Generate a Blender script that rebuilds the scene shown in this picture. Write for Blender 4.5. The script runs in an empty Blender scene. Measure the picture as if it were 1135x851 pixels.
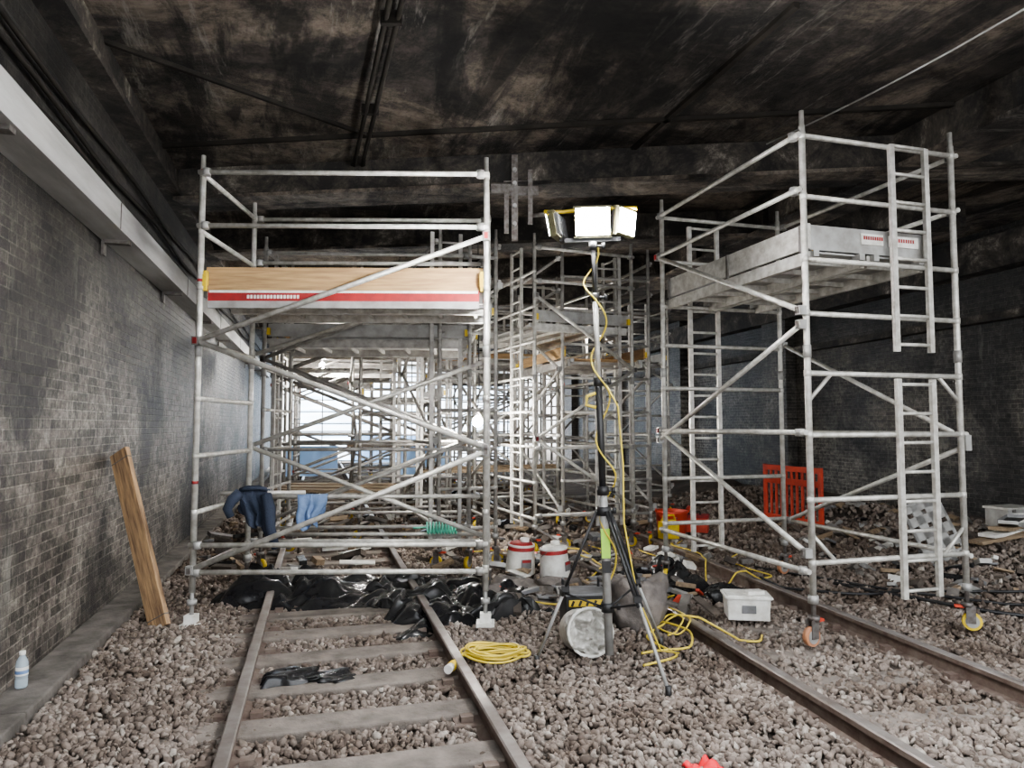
import bpy, math, random
import numpy as np
from mathutils import Vector, Matrix, noise
random.seed(7); np.random.seed(7)
scene=bpy.context.scene

# ------------------------------------------------------------ materials
def newmat(name):
    m=bpy.data.materials.new(name); m.use_nodes=True
    nt=m.node_tree; b=nt.nodes['Principled BSDF']; return m,nt,b
def N(nt,t,**kw):
    n=nt.nodes.new(t)
    for k,v in kw.items(): setattr(n,k,v)
    return n
def ramp(nt,stops):
    r=nt.nodes.new('ShaderNodeValToRGB'); e=r.color_ramp.elements
    while len(e)<len(stops): e.new(0.5)
    for i,(p,c) in enumerate(stops):
        e[i].position=p; e[i].color=(c[0],c[1],c[2],1)
    return r
def g3(x): return (x,x,x)
def noise_node(nt,src,scale,detail=8,rough=0.6,dist=0.0,stretch=None):
    if stretch:
        mp=N(nt,'ShaderNodeMapping'); mp.inputs['Scale'].default_value=stretch
        nt.links.new(src,mp.inputs['Vector']); src=mp.outputs['Vector']
    n=N(nt,'ShaderNodeTexNoise'); n.inputs['Scale'].default_value=scale; n.inputs['Detail'].default_value=detail
    n.inputs['Roughness'].default_value=rough; n.inputs['Distortion'].default_value=dist
    nt.links.new(src,n.inputs['Vector']); return n.outputs['Fac']
def mixc(nt,fac,a,b_,mode='MIX'):
    mx=N(nt,'ShaderNodeMixRGB',blend_type=mode)
    for i,v in((0,fac),(1,a),(2,b_)):
        if isinstance(v,(int,float)): mx.inputs[i].default_value=v
        elif isinstance(v,tuple): mx.inputs[i].default_value=(*v,1)
        else: nt.links.new(v,mx.inputs[i])
    return mx.outputs[0]
def mat(name,c1,c2=None,scale=8,rough=0.6,metal=0.0,bump=0.0,bscale=30,lo=0.35,hi=0.65,stretch=None,spec=0.5):
    m,nt,b=newmat(name); L=nt.links
    c2=c2 or tuple(x*0.7 for x in c1)
    tc=N(nt,'ShaderNodeTexCoord'); src=tc.outputs['Object']
    f=noise_node(nt,src,scale,stretch=stretch)
    r=ramp(nt,[(lo,c1),(hi,c2)]); L.new(f,r.inputs['Fac'])
    L.new(r.outputs['Color'],b.inputs['Base Color'])
    b.inputs['Roughness'].default_value=rough; b.inputs['Metallic'].default_value=metal
    b.inputs['Specular IOR Level'].default_value=spec
    if bump:
        f2=noise_node(nt,src,bscale,6,stretch=stretch)
        bp=N(nt,'ShaderNodeBump'); bp.inputs['Strength'].default_value=bump; bp.inputs['Distance'].default_value=0.02
        L.new(f2,bp.inputs['Height']); L.new(bp.outputs['Normal'],b.inputs['Normal'])
    return m
def emit(name,col,s):
    m,nt,b=newmat(name)
    b.inputs['Base Color'].default_value=(*col,1)
    b.inputs['Emission Color'].default_value=(*col,1); b.inputs['Emission Strength'].default_value=s
    return m

def brick(name,c1,c2,mortar,dark,zsoot=3.3,efflo=0.35,patch=(0.42,0.58)):
    m,nt,b=newmat(name); L=nt.links
    tc=N(nt,'ShaderNodeTexCoord'); O=tc.outputs['Object']
    sep=N(nt,'ShaderNodeSeparateXYZ'); L.new(O,sep.inputs[0])
    cmb=N(nt,'ShaderNodeCombineXYZ'); L.new(sep.outputs['X'],cmb.inputs['X']); L.new(sep.outputs['Z'],cmb.inputs['Y'])
    br=N(nt,'ShaderNodeTexBrick'); br.inputs['Scale'].default_value=1.0
    br.squash=0.5; br.squash_frequency=2; br.offset=0.25
    br.inputs['Brick Width'].default_value=0.225; br.inputs['Row Height'].default_value=0.070
    br.inputs['Mortar Size'].default_value=0.006; br.inputs['Mortar Smooth'].default_value=0.4; br.inputs['Bias'].default_value=-0.15
    br.inputs['Color1'].default_value=(*c1,1); br.inputs['Color2'].default_value=(*c2,1); br.inputs['Mortar'].default_value=(*mortar,1)
    L.new(cmb.outputs[0],br.inputs['Vector'])
    f1=noise_node(nt,O,2.6,13,0.88)
    r=ramp(nt,[(0.50,g3(0)),(0.58,g3(efflo))]); L.new(f1,r.inputs['Fac'])
    c=mixc(nt,r.outputs['Color'],br.outputs['Color'],(0.55,0.535,0.48))
    f4=noise_node(nt,O,12,6,0.8); r4=ramp(nt,[(0.4,g3(0.22)),(0.6,g3(1.3))]); L.new(f4,r4.inputs[0])
    c=mixc(nt,0.8,c,r4.outputs[0],'MULTIPLY')
    f2=noise_node(nt,O,0.6,11,0.7,0.5)
    r2=ramp(nt,[(patch[0],(1.2,1.15,1.08)),(patch[1],dark)]); L.new(f2,r2.inputs['Fac'])
    c=mixc(nt,1.0,c,r2.outputs['Color'],'MULTIPLY')
    f3=noise_node(nt,O,1.0,11,0.8,0,(3.0,1,0.5)); r3=ramp(nt,[(0.56,g3(0)),(0.66,g3(0.4))]); L.new(f3,r3.inputs[0])
    c=mixc(nt,r3.outputs[0],c,(0.42,0.41,0.36))
    ad0=N(nt,'ShaderNodeMath',operation='MULTIPLY_ADD'); L.new(f2,ad0.inputs[0]); ad0.inputs[1].default_value=-2.2; L.new(sep.outputs['Z'],ad0.inputs[2])
    mr=N(nt,'ShaderNodeMapRange'); mr.inputs['From Min'].default_value=zsoot-2.5; mr.inputs['From Max'].default_value=zsoot-1.1
    mr.inputs['To Min'].default_value=1; mr.inputs['To Max'].default_value=0.22
    L.new(ad0.outputs[0],mr.inputs['Value'])
    c=mixc(nt,1.0,c,mr.outputs[0],'MULTIPLY')
    L.new(c,b.inputs['Base Color'])
    b.inputs['Roughness'].default_value=0.55
    ad=N(nt,'ShaderNodeMath',operation='MULTIPLY_ADD'); L.new(br.outputs['Fac'],ad.inputs[0]); ad.inputs[1].default_value=-0.8
    L.new(f1,ad.inputs[2])
    bp=N(nt,'ShaderNodeBump'); bp.inputs['Strength'].default_value=1.0; bp.inputs['Distance'].default_value=0.02
    L.new(ad.outputs[0],bp.inputs['Height']); L.new(bp.outputs[0],b.inputs['Normal'])
    return m

M_alu=mat('aluminium_tube',(0.68,0.67,0.63),(0.42,0.40,0.36),scale=14,rough=0.42,metal=0.3,bump=0.1)
M_alud=mat('aluminium_dull',(0.44,0.44,0.43),(0.28,0.27,0.25),scale=6,rough=0.5,metal=0.3,bump=0.1)
M_aluf=mat('aluminium_far',(0.50,0.49,0.46),(0.30,0.28,0.26),scale=10,rough=0.5,metal=0.3)  # darker aluminium tone for the far towers and sheeting frame
M_steel=mat('galv_dark',(0.22,0.21,0.2),(0.12,0.10,0.09),scale=20,rough=0.5,metal=0.5)
M_soot=mat('soot_black',(0.02,0.018,0.016),(0.04,0.035,0.03),scale=4,rough=0.85,spec=0.2)
M_ply=mat('plywood_weathered',(0.50,0.33,0.16),(0.30,0.19,0.10),scale=3,stretch=(1,8,14),rough=0.75,bump=0.1)
M_plank=mat('plank_wood',(0.60,0.40,0.22),(0.22,0.14,0.09),scale=3,stretch=(12,12,1.2),rough=0.8,bump=0.3,bscale=6)
M_board=mat('board_wood',(0.36,0.27,0.18),(0.2,0.15,0.1),scale=3,stretch=(1.2,12,12),rough=0.8,bump=0.3,bscale=6)
M_red=mat('red_paint',(0.40,0.03,0.03),(0.24,0.03,0.03),rough=0.5)
M_orange=mat('orange_red_plastic',(0.62,0.08,0.04),(0.45,0.06,0.035),rough=0.5)
M_wheel=mat('castor_rubber',(0.55,0.25,0.12),(0.4,0.2,0.12),rough=0.6)
M_yel=mat('yellow_plastic',(0.75,0.55,0.04),(0.6,0.42,0.04),rough=0.4)
M_ycab=mat('yellow_cable',(0.85,0.66,0.10),(0.62,0.48,0.08),rough=0.45)
M_white=mat('white_plastic',(0.88,0.88,0.85),(0.62,0.60,0.55),scale=10,rough=0.45)
M_black=mat('black_plastic',(0.02,0.02,0.022),(0.035,0.035,0.035),rough=0.4)
M_tarp=mat('black_polythene',(0.012,0.012,0.014),(0.035,0.035,0.035),scale=3,rough=0.22,bump=0.3,bscale=12)
M_grey=mat('grey_plastic',(0.22,0.22,0.23),(0.12,0.12,0.12),rough=0.5)
M_navy=mat('navy_cloth',(0.025,0.036,0.06),(0.04,0.05,0.08),rough=0.9,bump=0.4,bscale=60)
M_blue=mat('pale_blue_cloth',(0.14,0.22,0.40),(0.22,0.32,0.52),rough=0.8,bump=0.3)
M_green=mat('mint_green_plastic',(0.25,0.8,0.6),(0.15,0.65,0.48),rough=0.4)
M_lime=mat('lime_label',(0.5,0.85,0.1),(0.4,0.75,0.1),rough=0.5)
M_rail=mat('rail_rust',(0.12,0.08,0.065),(0.20,0.16,0.135),scale=9,rough=0.7,metal=0.2,bump=0.2)
M_railtop=mat('rail_worn_head',(0.36,0.33,0.31),(0.20,0.165,0.145),scale=4,rough=0.4,metal=0.5)
M_sleeper=mat('sleeper_concrete',(0.27,0.235,0.205),(0.14,0.12,0.105),scale=5,rough=0.9,bump=0.7,bscale=25)
M_kerb=mat('kerb_concrete',(0.22,0.20,0.18),(0.10,0.09,0.08),scale=5,rough=0.9,bump=0.5,bscale=20)
M_dirt=mat('track_dirt',(0.06,0.05,0.044),(0.14,0.115,0.095),scale=3,rough=0.95,bump=0.6,bscale=25)
M_girder=mat('painted_girder',(0.55,0.55,0.54),(0.34,0.335,0.32),scale=1.5,stretch=(0.6,4,4),rough=0.5,metal=0.1)
M_brickL=brick('brick_left',(0.09,0.08,0.073),(0.29,0.26,0.238),(0.38,0.36,0.33),(0.22,0.20,0.185),efflo=0.5)
M_brickR=brick('brick_right',(0.08,0.073,0.068),(0.20,0.185,0.172),(0.32,0.31,0.285),(0.35,0.34,0.33),zsoot=4.0,efflo=0.3)
M_led=emit('led_white',(1.0,1.0,1.0),500)
M_bulb=emit('bulb_warm',(1.0,0.97,0.92),500)

M_ceil,nt,b=newmat('sooty_concrete'); L=nt.links
tc=N(nt,'ShaderNodeTexCoord'); O=tc.outputs['Object']
fa=noise_node(nt,O,0.6,13,0.74,0.7,(1.0,0.6,1.0))
r=ramp(nt,[(0.38,(0.025,0.022,0.020)),(0.46,(0.09,0.075,0.064)),(0.52,(0.21,0.172,0.138)),(0.62,(0.34,0.295,0.245))]); L.new(fa,r.inputs['Fac'])
fb=noise_node(nt,O,2.6,13,0.88,0.3); rb=ramp(nt,[(0.43,g3(0.25)),(0.55,g3(1.2))]); L.new(fb,rb.inputs[0])
c=mixc(nt,0.8,r.outputs[0],rb.outputs[0],'MULTIPLY')
fc=noise_node(nt,O,1.5,13,0.84,0.2,(0.4,2.6,1)); rc=ramp(nt,[(0.55,g3(0)),(0.63,g3(0.6))]); L.new(fc,rc.inputs[0])
c=mixc(nt,rc.outputs[0],c,(0.40,0.37,0.33))
fd=noise_node(nt,O,0.9,11,0.68,0.6,(0.35,1.5,1)); rd=ramp(nt,[(0.42,g3(0.10)),(0.49,g3(1))]); L.new(fd,rd.inputs[0])
c=mixc(nt,0.86,c,rd.outputs[0],'MULTIPLY')
L.new(c,b.inputs['Base Color']); b.inputs['Roughness'].default_value=0.75
bp=N(nt,'ShaderNodeBump'); bp.inputs['Strength'].default_value=1.0; bp.inputs['Distance'].default_value=0.06; L.new(fb,bp.inputs['Height']); L.new(bp.outputs[0],b.inputs['Normal'])

M_beam,nt,b=newmat('sooty_beam'); L=nt.links
tc=N(nt,'ShaderNodeTexCoord'); O=tc.outputs['Object']
fa=noise_node(nt,O,1.8,12,0.8,0.3); r=ramp(nt,[(0.44,(0.018,0.016,0.015)),(0.55,(0.07,0.06,0.05)),(0.61,(0.18,0.16,0.135)),(0.67,(0.42,0.40,0.35))]); L.new(fa,r.inputs[0])
L.new(r.outputs[0],b.inputs['Base Color']); b.inputs['Roughness'].default_value=0.8
bp=N(nt,'ShaderNodeBump'); bp.inputs['Strength'].default_value=0.8; bp.inputs['Distance'].default_value=0.03; L.new(fa,bp.inputs['Height']); L.new(bp.outputs[0],b.inputs['Normal'])

M_stone,nt,b=newmat('ballast_stone'); L=nt.links
g=N(nt,'ShaderNodeNewGeometry')
r=ramp(nt,[(0.0,(0.11,0.088,0.075)),(0.3,(0.25,0.207,0.180)),(0.55,(0.325,0.28,0.25)),(0.8,(0.19,0.155,0.136)),(1.0,(0.48,0.445,0.405))])
L.new(g.outputs['Random Per Island'],r.inputs['Fac'])
tc=N(nt,'ShaderNodeTexCoord'); O=tc.outputs['Object']
f=noise_node(nt,O,45,5); r2=ramp(nt,[(0.3,g3(0.65)),(0.7,g3(1.15))]); L.new(f,r2.inputs['Fac'])
c=mixc(nt,1.0,r.outputs[0],r2.outputs[0],'MULTIPLY')
f=noise_node(nt,O,1.2,8,0.65); r2=ramp(nt,[(0.38,(0.55,0.49,0.44)),(0.56,(1.05,1.03,1.0))]); L.new(f,r2.inputs['Fac'])
c=mixc(nt,1.0,c,r2.outputs[0],'MULTIPLY')
L.new(c,b.inputs['Base Color']); b.inputs['Roughness'].default_value=0.85

M_sheet,nt,b=newmat('pale_sheeting'); L=nt.links
tc=N(nt,'ShaderNodeTexCoord'); w=N(nt,'ShaderNodeTexWave'); w.bands_direction='Z'; w.inputs['Scale'].default_value=0.55; w.inputs['Distortion'].default_value=1.5
L.new(tc.outputs['Object'],w.inputs['Vector'])
r=ramp(nt,[(0.0,(0.55,0.74,0.95)),(0.4,(0.88,0.94,1.0)),(1,(0.74,0.87,1.0))]); L.new(w.outputs['Fac'],r.inputs['Fac'])
L.new(r.outputs[0],b.inputs['Base Color'])
tr=N(nt,'ShaderNodeBsdfTranslucent'); L.new(r.outputs[0],tr.inputs['Color'])
ms=N(nt,'ShaderNodeMixShader'); ms.inputs[0].default_value=0.88
L.new(b.outputs[0],ms.inputs[1]); L.new(tr.outputs[0],ms.inputs[2]); L.new(ms.outputs[0],nt.nodes['Material Output'].inputs['Surface'])
M_tb,nt,b=newmat('blue_tarpaulin'); L=nt.links
b.inputs['Base Color'].default_value=(0.40,0.58,0.85,1); b.inputs['Roughness'].default_value=0.4
tr=N(nt,'ShaderNodeBsdfTranslucent'); tr.inputs['Color'].default_value=(0.5,0.72,1.0,1)
ms=N(nt,'ShaderNodeMixShader'); ms.inputs[0].default_value=0.55
L.new(b.outputs[0],ms.inputs[1]); L.new(tr.outputs[0],ms.inputs[2]); L.new(ms.outputs[0],nt.nodes['Material Output'].inputs['Surface'])
M_clear,nt,b=newmat('clear_plastic'); b.inputs['Base Color'].default_value=(0.75,0.85,0.92,1); b.inputs['Roughness'].default_value=0.15; b.inputs['Transmission Weight'].default_value=0.6; b.inputs['IOR'].default_value=1.2

# ------------------------------------------------------------ mesh builder
class MB:
    def __init__(s): s.v=[];s.f=[];s.m=[];s.mats=[];s.sm=[]
    def mi(s,m):
        if m not in s.mats: s.mats.append(m)
        return s.mats.index(m)
    def add(s,vs,fs,m,smooth=False):
        o=len(s.v); s.v+= [tuple(x) for x in vs]; i=s.mi(m)
        for f in fs: s.f.append(tuple(o+k for k in f)); s.m.append(i); s.sm.append(smooth)
    def path(s,pts,r,m,seg=8,cap=True):
        pts=[Vector(p) for p in pts]; n=len(pts)
        rs=r if isinstance(r,(list,tuple)) else [r]*n
        vs=[];t0=(pts[1]-pts[0]).normalized()
        up=Vector((0,0,1)) if abs(t0.z)<0.9 else Vector((1,0,0))
        a=t0.cross(up).normalized()
        for i,p in enumerate(pts):
            t=(pts[min(i+1,n-1)]-pts[max(i-1,0)])
            t=t.normalized() if t.length>1e-9 else t0
            a=(a-t*a.dot(t))
            a=a.normalized() if a.length>1e-6 else t.orthogonal().normalized()
            bb=t.cross(a)
            for k in range(seg):
                an=2*math.pi*k/seg; vs.append(p+(a*math.cos(an)+bb*math.sin(an))*rs[i])
        fs=[]
        for i in range(n-1):
            for k in range(seg):
                k2=(k+1)%seg; fs.append((i*seg+k,i*seg+k2,(i+1)*seg+k2,(i+1)*seg+k))
        s.add(vs,fs,m,True)
        if cap:
            o=len(s.v)-n*seg
            i=s.mi(m)
            s.f.append(tuple(o+k for k in reversed(range(seg)))); s.m.append(i); s.sm.append(False)
            s.f.append(tuple(o+(n-1)*seg+k for k in range(seg))); s.m.append(i); s.sm.append(False)
    def tube(s,p,q,r,m,seg=8): s.path([p,q],r,m,seg)
    def box(s,c,d,m,R=None):
        c=Vector(c); h=[x/2 for x in d]
        vs=[Vector((x*h[0],y*h[1],z*h[2])) for x in(-1,1) for y in(-1,1) for z in(-1,1)]
        if R is not None: vs=[R@v for v in vs]
        vs=[v+c for v in vs]
        s.add(vs,[(0,1,3,2),(4,6,7,5),(0,4,5,1),(2,3,7,6),(0,2,6,4),(1,5,7,3)],m)
    def bar(s,p,q,w,h,m):
        p=Vector(p);q=Vector(q);t=(q-p);ln=t.length
        R=t.to_track_quat('X','Z').to_matrix()
        s.box((p+q)/2,(ln,w,h),m,R)
    def lathe(s,c,prof,m,R=None,seg=24,smooth=True):
        c=Vector(c);vs=[]
        for (r,z) in prof:
            for k in range(seg):
                a=2*math.pi*k/seg; v=Vector((r*math.cos(a),r*math.sin(a),z))
                if R is not None: v=R@v
                vs.append(v+c)
        fs=[]
        for i in range(len(prof)-1):
            for k in range(seg):
                k2=(k+1)%seg; fs.append((i*seg+k,i*seg+k2,(i+1)*seg+k2,(i+1)*seg+k))
        s.add(vs,fs,m,smooth)
    def grid(s,fn,nu,nv,m,smooth=True):
        vs=[fn(i/nu,j/nv) for i in range(nu+1) for j in range(nv+1)]
        fs=[(i*(nv+1)+j,(i+1)*(nv+1)+j,(i+1)*(nv+1)+j+1,i*(nv+1)+j+1) for i in range(nu) for j in range(nv)]
        s.add(vs,fs,m,smooth)
    def done(s,name,loc=(0,0,0),rz=0.0,bevel=0,solid=0,parent=None,rot=None):
        me=bpy.data.meshes.new(name); me.from_pydata(s.v,[],s.f)
        for m in s.mats: me.materials.append(m)
        me.polygons.foreach_set('material_index',s.m); me.polygons.foreach_set('use_smooth',s.sm); me.update()
        ob=bpy.data.objects.new(name,me); scene.collection.objects.link(ob)
        ob.location=loc; ob.rotation_euler=rot if rot else (0,0,rz)
        if solid:
            d=ob.modifiers.new('solid','SOLIDIFY'); d.thickness=solid
        if bevel:
            d=ob.modifiers.new('bev','BEVEL'); d.width=bevel; d.segments=2; d.limit_method='ANGLE'
        if parent: ob.parent=parent
        return ob
def Rx(a): return Matrix.Rotation(math.radians(a),3,'X')
def Ry(a): return Matrix.Rotation(math.radians(a),3,'Y')
def Rz(a): return Matrix.Rotation(math.radians(a),3,'Z')

# ------------------------------------------------------------ geometry of the place
K1=0.275
A1=math.radians(90)+math.atan(K1)
K2=0.21
def railx(k,y):
    return [-0.43-K1*y, 0.98-K1*y, 2.68-K2*y, 4.06-K2*y][k]
def gh(x,y):
    h=0.02*noise.noise(Vector((x*0.8,y*0.8,0)))
    e=x-(6.0-0.2*y)
    if e>0: h+=min(e*0.22,0.42)*(0.75+0.5*noise.noise(Vector((x*0.9,y*0.9,3))))
    xl=railx(0,y)-0.15
    if x<xl: h+=min((xl-x)*0.2,0.06)
    xm=x-railx(1,y)
    if 0.1<xm and x<railx(2,y)-0.1: h+=0.04
    return h

mb=MB()
xs=np.arange(-16,14.01,0.3); ys=np.arange(-4,60.01,0.4)
nx,ny=len(xs),len(ys)
vs=[(x,y,gh(x,y)-0.035 if y<36 else -0.03) for x in xs for y in ys]
fs=[(i*ny+j,(i+1)*ny+j,(i+1)*ny+j+1,i*ny+j+1) for i in range(nx-1) for j in range(ny-1)]
mb.add(vs,fs,M_dirt,True); mb.done('floor')

W0=(-1.035, -3.0, 0)
LEN=36
mb=MB(); mb.box((LEN/2,0.25,2.4),(LEN,0.5,5.2),M_brickL); mb.done('wall_left',W0,A1)
mb=MB()
t=0
while t<LEN:
    l=1.2; mb.box((t+l/2,-0.13,0.03),(l-0.015,0.26,0.18+random.uniform(-.01,.01)),M_kerb); t+=l
mb.done('trim_1',W0,A1,bevel=0.012)
mb=MB()
mb.box((14,-0.005-0.115,3.28),(26,0.23,0.02),M_girder)
mb.box((14,-0.235,3.38),(26,0.015,0.22),M_girder)
mb.box((14,-0.2,3.485),(26,0.085,0.015),M_girder)
for t in np.arange(2,27,2.4):
    mb.box((t,-0.12,3.255),(0.08,0.2,0.03),M_steel); mb.box((t,-0.02,3.2),(0.08,0.02,0.12),M_steel)
for t in np.arange(2.8,27,3.0):
    mb.box((t,-0.244,3.38),(0.012,0.006,0.21),M_steel)
mb.done('cable_trough_girder',W0,A1)
mb=MB()
for k,(z,off) in enumerate([(3.70,0.05),(3.86,0.05),(4.02,0.05)]):
    pts=[(t,-off+0.008*math.sin(t*2+k),z+0.03*math.sin(t*1.7+k*2)) for t in np.arange(0,28,0.5)]
    mb.path(pts,0.020,M_soot,6)
mb.done('wall_cables',W0,A1)
mb=MB(); mb.box((LEN/2,-0.06,4.62),(LEN,0.12,0.3),M_beam); mb.box((LEN/2,-0.10,4.42),(LEN,0.2,0.06),M_beam)
mb.box((LEN/2,-0.03,3.6),(LEN,0.06,0.1),M_beam)
mb.done('trim_2',W0,A1)

KR=0.24; AR=math.radians(90)+math.atan(KR)
WR0=(10+0.24*3,-3.0,0)
mb=MB(); mb.box((18.5,-0.25,2.4),(37,0.5,5.2),M_brickR)
for t in np.arange(19.5,36,5.0): mb.box((t,0.12,2.4),(0.9,0.24,5.2),M_brickR)
mb.done('wall_right',WR0,AR)
mb=MB(); mb.box((18.5,0.10,3.35),(37,0.2,0.12),M_beam); mb.box((18.5,0.16,4.3),(37,0.32,0.5),M_beam); mb.done('trim_3',WR0,AR)

mb=MB(); mb.box((4.6+15.8,-6.6,4.95),(31.6,14.6,0.4),M_ceil)
mb.done('ceiling',W0,A1)
mb=MB()
R7=Rz(-7)
for y0,w,z in [(6.9,0.05,4.735)]:
    mb.box((0.8,y0,z),(11.5,w,0.05),M_soot,R7)
mb.bar((3.4-0.275*4.9,4.9,4.735),(3.4-0.275*8.2,8.2,4.735),0.05,0.05,M_soot)
mb.bar((-3.4,5.2,4.735),(-1.5,7.2,4.735),0.04,0.04,M_soot)
mb.done('ceiling_joint_strips')
mb=MB()
for i,y0 in enumerate([8.35,10.9,13.5,16.3,19.3,22.5,26,29.3]):
    x0=-1.86-K1*y0+0.22; Lb=10.9-(0 if i<3 else i*0.25)
    c=math.cos(math.radians(-7)); s_=math.sin(math.radians(-7))
    cx=x0+Lb/2*c; cy=y0+Lb/2*s_
    hh=0.36 if i<5 else 0.25
    mb.box((cx,cy,4.74-hh/2),(Lb,0.35,hh),M_beam,R7)
    mb.box((cx,cy-0.02,4.74-hh-0.02),(Lb,0.5,0.04),M_ceil,R7)
mb.done('ceiling_beam')
mb=MB()
mb.bar((5.9-0.24*2.5,2.5,4.55),(5.9-0.24*32,32,4.55),0.35,0.38,M_beam)
mb.bar((5.9-0.24*2.5,2.5,4.34),(5.9-0.24*32,32,4.34),0.6,0.04,M_ceil)
for y in np.arange(4,30,1.8): mb.box((5.9-0.24*y-0.2,y,4.5),(0.1,0.05,0.3),M_beam)
mb.done('ceiling_girder')

mb=MB()
for dx in (0,0.09):
    pts=[(0.60+dx-0.306*y,y,4.66-0.02*math.sin(y)) for y in np.arange(2.6,8.1,0.4)]
    mb.path(pts,0.022,M_soot,6)
for y in (3.5,5,6.5,7.8): mb.box((0.645-0.306*y,y,4.69),(0.16,0.04,0.1),M_soot)
mb.done('ceiling_conduit')
mb=MB()
pts=[(4.9-0.33*y, y, 4.56-0.10*math.sin((y-3)/4.0*math.pi)) for y in np.arange(3,7.1,0.4)]
mb.path(pts,0.008,M_alud,6); mb.done('overhead_wire')
mb=MB(); mb.path([(-3.28,5.3,4.76),(-3.28,5.3,4.45)],0.05,M_alud,12); mb.path([(-3.28,5.3,4.6),(-3.28,5.3,4.56)],0.062,M_steel,12); mb.done('ceiling_pipe_stub')
mb=MB()
mb.box((-0.12,7.60,4.30),(0.22,0.05,0.10),M_steel); mb.box((0.03,7.60,4.2),(0.07,0.06,0.95),M_steel)
mb.box((0.10,7.63,4.32),(0.38,0.03,0.16),M_steel); mb.box((-0.06,7.57,4.05),(0.05,0.05,0.5),M_steel); mb.box((0.2,7.57,4.2),(0.05,0.05,0.6),M_steel)
for z in (4.5,4.35,4.1,3.9):
    mb.tube((0.03,7.53,z),(0.03,7.59,z),0.022,M_alud)
mb.tube((0.2,7.60,4.0),(0.55,7.60,4.05),0.025,M_steel)
mb.done('hanging_bracket')

# ------------------------------------------------------------ rails
def rail(k,K,name='rail',y0=-2.5,y1=33):
    prof=[(-.07,-.02),(.07,-.02),(.07,-.005),(.012,.012),(.01,.085),(.036,.095),(.036,.122),(.028,.13),(-.028,.13),(-.036,.122),(-.036,.095),(-.01,.085),(-.012,.012),(-.07,-.005)]
    c=1/math.sqrt(1+K*K); mb=MB(); n=len(prof)
    vs=[]
    for y in (y0,y1):
        x=railx(k,y)
        for (a,z) in prof: vs.append((x+a*c,y+a*K*c,z))
    for i in range(n):
        j=(i+1)%n
        mb.add([vs[i],vs[j],vs[n+j],vs[n+i]],[(0,1,2,3)],M_railtop if i in(6,7,8) else M_rail)
    yy=y0+0.3
    R=Rz(math.degrees(math.atan(K)))
    while yy<y1:
        x=railx(k,yy)
        mb.box((x,yy,0.0),(0.34,0.14,0.03),M_rail,R)
        for sgn in(-1,1): mb.box((x+sgn*0.1*c,yy+sgn*0.1*K*c,0.025),(0.07,0.06,0.045),M_rail,R)
        yy+=0.6/math.sqrt(1+K*K)
    mb.done(name)
for k,K in ((0,K1),(1,K1),(2,K2),(3,K2)): rail(k,K)
def sleepers(ka,kb,K,ztop):
    mb=MB(); R=Rz(math.degrees(math.atan(K))); yy=-2.2; out=[]
    while yy<32:
        x=(railx(ka,yy)+railx(kb,yy))/2
        mb.box((x,yy,ztop-0.06),(2.3,0.23,0.12),M_sleeper,R@Rz(random.uniform(-1,1))); out.append((x,yy)); yy+=0.6/math.sqrt(1+K*K)
    mb.done('sleepers',bevel=0.012); return out
sl1=sleepers(0,1,K1,0.03); sl2=sleepers(2,3,K2,0.0)

# ------------------------------------------------------------ ballast
def icos():
    p=(1+5**.5)/2
    v=np.array([(-1,p,0),(1,p,0),(-1,-p,0),(1,-p,0),(0,-1,p),(0,1,p),(0,-1,-p),(0,1,-p),(p,0,-1),(p,0,1),(-p,0,-1),(-p,0,1)],float)
    v/=np.linalg.norm(v[0])
    f=np.array([(0,11,5),(0,5,1),(0,1,7),(0,7,10),(0,10,11),(1,5,9),(5,11,4),(11,10,2),(10,7,6),(7,1,8),(3,9,4),(3,4,2),(3,2,6),(3,6,8),(3,8,9),(4,9,5),(2,4,11),(6,2,10),(8,6,7),(9,8,1)])
    return v,f
IV,IF=icos()
def in_sleeper(x,y,sl,K,half):
    cs=1/math.sqrt(1+K*K)
    i0=int((y+2.2)/(0.6*cs))
    for (sx,sy) in sl[max(0,i0-1):i0+3]:
        dx,dy=x-sx,y-sy
        u=(dx+dy*K)*cs; v=(dy-dx*K)*cs
        if abs(v)<0.13 and abs(u)<half: return True
    return False
P=[];S=[]
def scatter(x0,x1,y0,y1,den,smin,smax,wedge=True):
    cnt=int((x1-x0)*(y1-y0)*den)
    for _ in range(cnt):
        x=random.uniform(x0,x1); y=random.uniform(y0,y1)
        if wedge and abs(x)>0.80*y+0.9: continue
        if x<-1.86-K1*y+0.28: continue
        if x>9.6-0.24*y: continue
        bad=False
        for k in range(4):
            if abs(x-railx(k,y))<0.06: bad=True
        if bad: continue
        r=smin+(smax-smin)*random.random()**1.5
        z=gh(x,y)
        if railx(0,y)<x<railx(1,y):
            if in_sleeper(x,y,sl1,K1,0.75) and random.random()>0.12+0.6*max(0,noise.noise(Vector((x*2,y*2,5)))): continue
            z-=0.005
        if railx(2,y)<x<railx(3,y) and in_sleeper(x,y,sl2,K2,0.75) and random.random()>0.6: continue
        P.append((x,y,z+random.uniform(-0.015,0.010))); S.append(r)
scatter(-4.0,5.2,2.3,4.6,1750,0.011,0.029)
scatter(-4.2,6.0,4.6,6.6,1150,0.013,0.031)
scatter(-5,6.8,6.6,9.5,420,0.018,0.036)
scatter(3,8.5,7,12,60,0.02,0.055)
scatter(-6,6,9.5,16,90,0.03,0.06)
P=np.array(P);S=np.array(S);n=len(P)
var=IV[None]*np.random.uniform(0.62,1.3,(60,12,1))
vi=np.random.randint(0,60,n)
V=var[vi]*np.stack([S*np.random.uniform(.9,1.7,n),S*np.random.uniform(.8,1.1,n),S*np.random.uniform(.5,.9,n)],1)[:,None,:]
ax=np.random.normal(size=(n,4)); ax/=np.linalg.norm(ax,axis=1)[:,None]
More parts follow.
